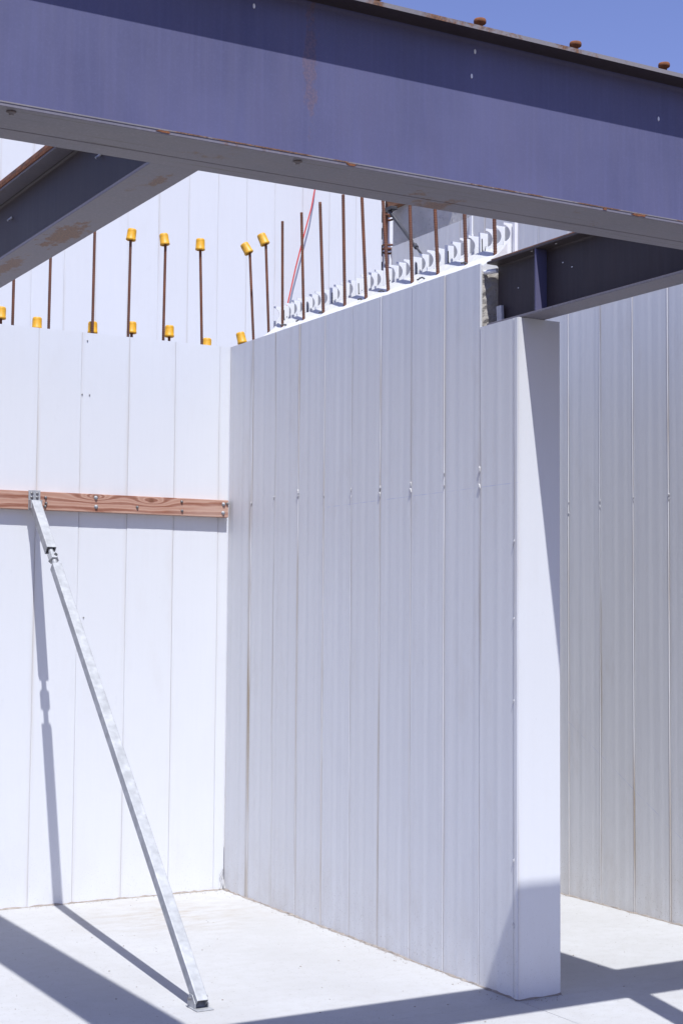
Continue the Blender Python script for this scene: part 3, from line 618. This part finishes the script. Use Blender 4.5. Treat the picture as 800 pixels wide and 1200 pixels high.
along(MB().lathe(thr, 10), 'threaded_rod', GALV, TL - 0.04)
nutp = [(0.027 * math.cos(R(60 * i)), 0.027 * math.sin(R(60 * i))) for i in range(6)]
nu_ = along(MB().prism(nutp, 'z', 0, 0.042), 'adjusting_nut', GALV, TL + 0.045, bev=0.003)
MB().lathe([(0.009, -0.03), (0.009, 0.03)], 12).build('nut_hole', NEAR_BLACK, nu_, (0, 0, 0.021), (R(90), 0, R(20)))
along(MB().box((-0.0245, -0.0245, 0), (0.0245, 0.0245, 0.004)), 'tube_plug', GALV, TL - 0.008)
along(MB().box((-0.0210, -0.0210, 0), (0.0210, 0.0210, 0.004)), 'tube_plug', GALV, LEN * 0.879 + 0.03)
# wall bracket with small hex heads in place of its four dark holes
bk = MB().box((-0.032, -0.0058, -0.055), (0.034, -0.0005, 0.055)).build('wall_bracket', GALV, br, Vector((-1.183, -0.0440, 2.182)) - Vector(br.location), bev=0.001)
for dx in (-0.014, 0.016):
    MB().box((dx - 0.0025 + (-0.0145 if dx < 0 else 0.0135), -0.045, -0.045), (dx + 0.0025 + (-0.0145 if dx < 0 else 0.0135), -0.0060, 0.0)).build('bracket_ear', GALV, bk)
    for dz in (0.016, 0.038): MB().lathe([(0.0075, 0), (0.0075, 0.004), (0.004, 0.005)], 6).build('bolt', BOLT, bk, (dx, -0.0058, dz), (R(90), 0, 0))
ft = MB().box((-0.036, -0.035, 0.0006), (0.040, 0.075, 0.0050)).build('foot_plate', GALV, br, (-0.004, -0.005, 0), bev=0.002)
for s_ in (-1, 1): MB().prism([(-0.005, 0.0055), (0.065, 0.0055), (0.065, 0.03), (0.052, 0.055), (0.025, 0.055), (-0.005, 0.025)], 'x', s_ * 0.029 - 0.002, s_ * 0.029 + 0.002).build('foot_ear', GALV, ft)
MB().lathe([(0.007, -0.042), (0.007, 0.042)], 8).build('foot_pin', BOLT, ft, (0, 0.038, 0.038), (0, R(90), 0))
for p in ((0.0, 0.062),): MB().lathe([(0.009, 0), (0.009, 0.007), (0.005, 0.008), (0.005, 0.018)], 6).build('anchor_bolt', BOLT, ft, (p[0], p[1], 0.0051))

# far prop up by the concrete upstand
fp = tag(empty('raking_prop', (X2, 0.4, 3.95)), 'dark thin raking prop against the concrete upstand', 'prop')
A = Vector((1.585, 0.83, 4.365)) - Vector(fp.location); B = Vector((1.575, 0.36, 3.935)) - Vector(fp.location)
MB().tube([A, A.lerp(B, 0.66)], 0.013, 8).build('tube', GALV_DARK, fp)
MB().tube([A.lerp(B, 0.64), B], 0.008, 8).build('threaded_rod', GALV_DARK, fp)
MB().tube([A.lerp(B, 0.74), A.lerp(B, 0.80)], 0.016, 6).build('adjusting_nut', GALV_DARK, fp)
MB().box((B.x - 0.02, B.y - 0.06, B.z - 0.022), (B.x + 0.02, B.y + 0.02, B.z - 0.006)).build('shoe', GALV_DARK, fp, bev=0.003)
MB().box((A.x - 0.02, A.y - 0.07, A.z - 0.012), (A.x + 0.03, A.y + 0.03, A.z + 0.012)).build('head_plate', GALV_DARK, fp, bev=0.003)

# ------------------------------------------------------------------ grit on the slab
gm = MB(); rg = random.Random(21)
for i in range(260):
    x = rg.uniform(-2.2, 1.5); y = rg.uniform(-3.6, -0.05)
    if -0.01 < x < T + 0.01 and y > -L - 0.01: continue
    s = rg.choice((0.0015, 0.002, 0.0025, 0.003, 0.0045)); M_ = Matrix.Rotation(rg.uniform(0, 6), 4, 'Z') @ Matrix.Rotation(rg.uniform(-0.4, 0.4), 4, 'X'); n = len(gm.v)
    for v in ((-1, -0.7, 0), (1, -0.8, 0), (0.8, 0.9, 0), (-0.9, 0.7, 0), (0.1, 0, 0.9)): q = M_ @ (Vector(v) * s); gm.v.append((x + q.x, y + q.y, max(q.z, 0) + 0.0004))
    for f in ((0, 1, 4), (1, 2, 4), (2, 3, 4), (3, 0, 4)): gm.f.append(tuple(n + k for k in f)); gm.sm.append(False)
for i in range(420):
    q = rg.random(); d = 0.004 + abs(rg.gauss(0, 0.035))
    if q < 0.35: x, y = rg.uniform(-1.7, -0.02), -d
    elif q < 0.8: x, y = -d, rg.uniform(-L, -0.02)
    elif q < 0.9: x, y = rg.uniform(0, T), -L - d
    else: x, y = X2 - d, rg.uniform(-2.3, -0.8)
    s = rg.choice((0.0015, 0.002, 0.003, 0.004)); a = rg.uniform(0, 6); n = len(gm.v)
    for k in range(4): gm.v.append((x + s * math.cos(a + k * 1.57) * rg.uniform(0.6, 1.2), y + s * math.sin(a + k * 1.57), 0.0004))
    gm.v.append((x, y, s * 0.8))
    for f in ((0, 1, 4), (1, 2, 4), (2, 3, 4), (3, 0, 4)): gm.f.append(tuple(n + k for k in f)); gm.sm.append(False)
g = gm.build('grit', GROUT); g['kind'] = 'stuff'; g['label'] = 'scattered crumbs of mortar and grit on the pale slab'; g['category'] = 'grit'
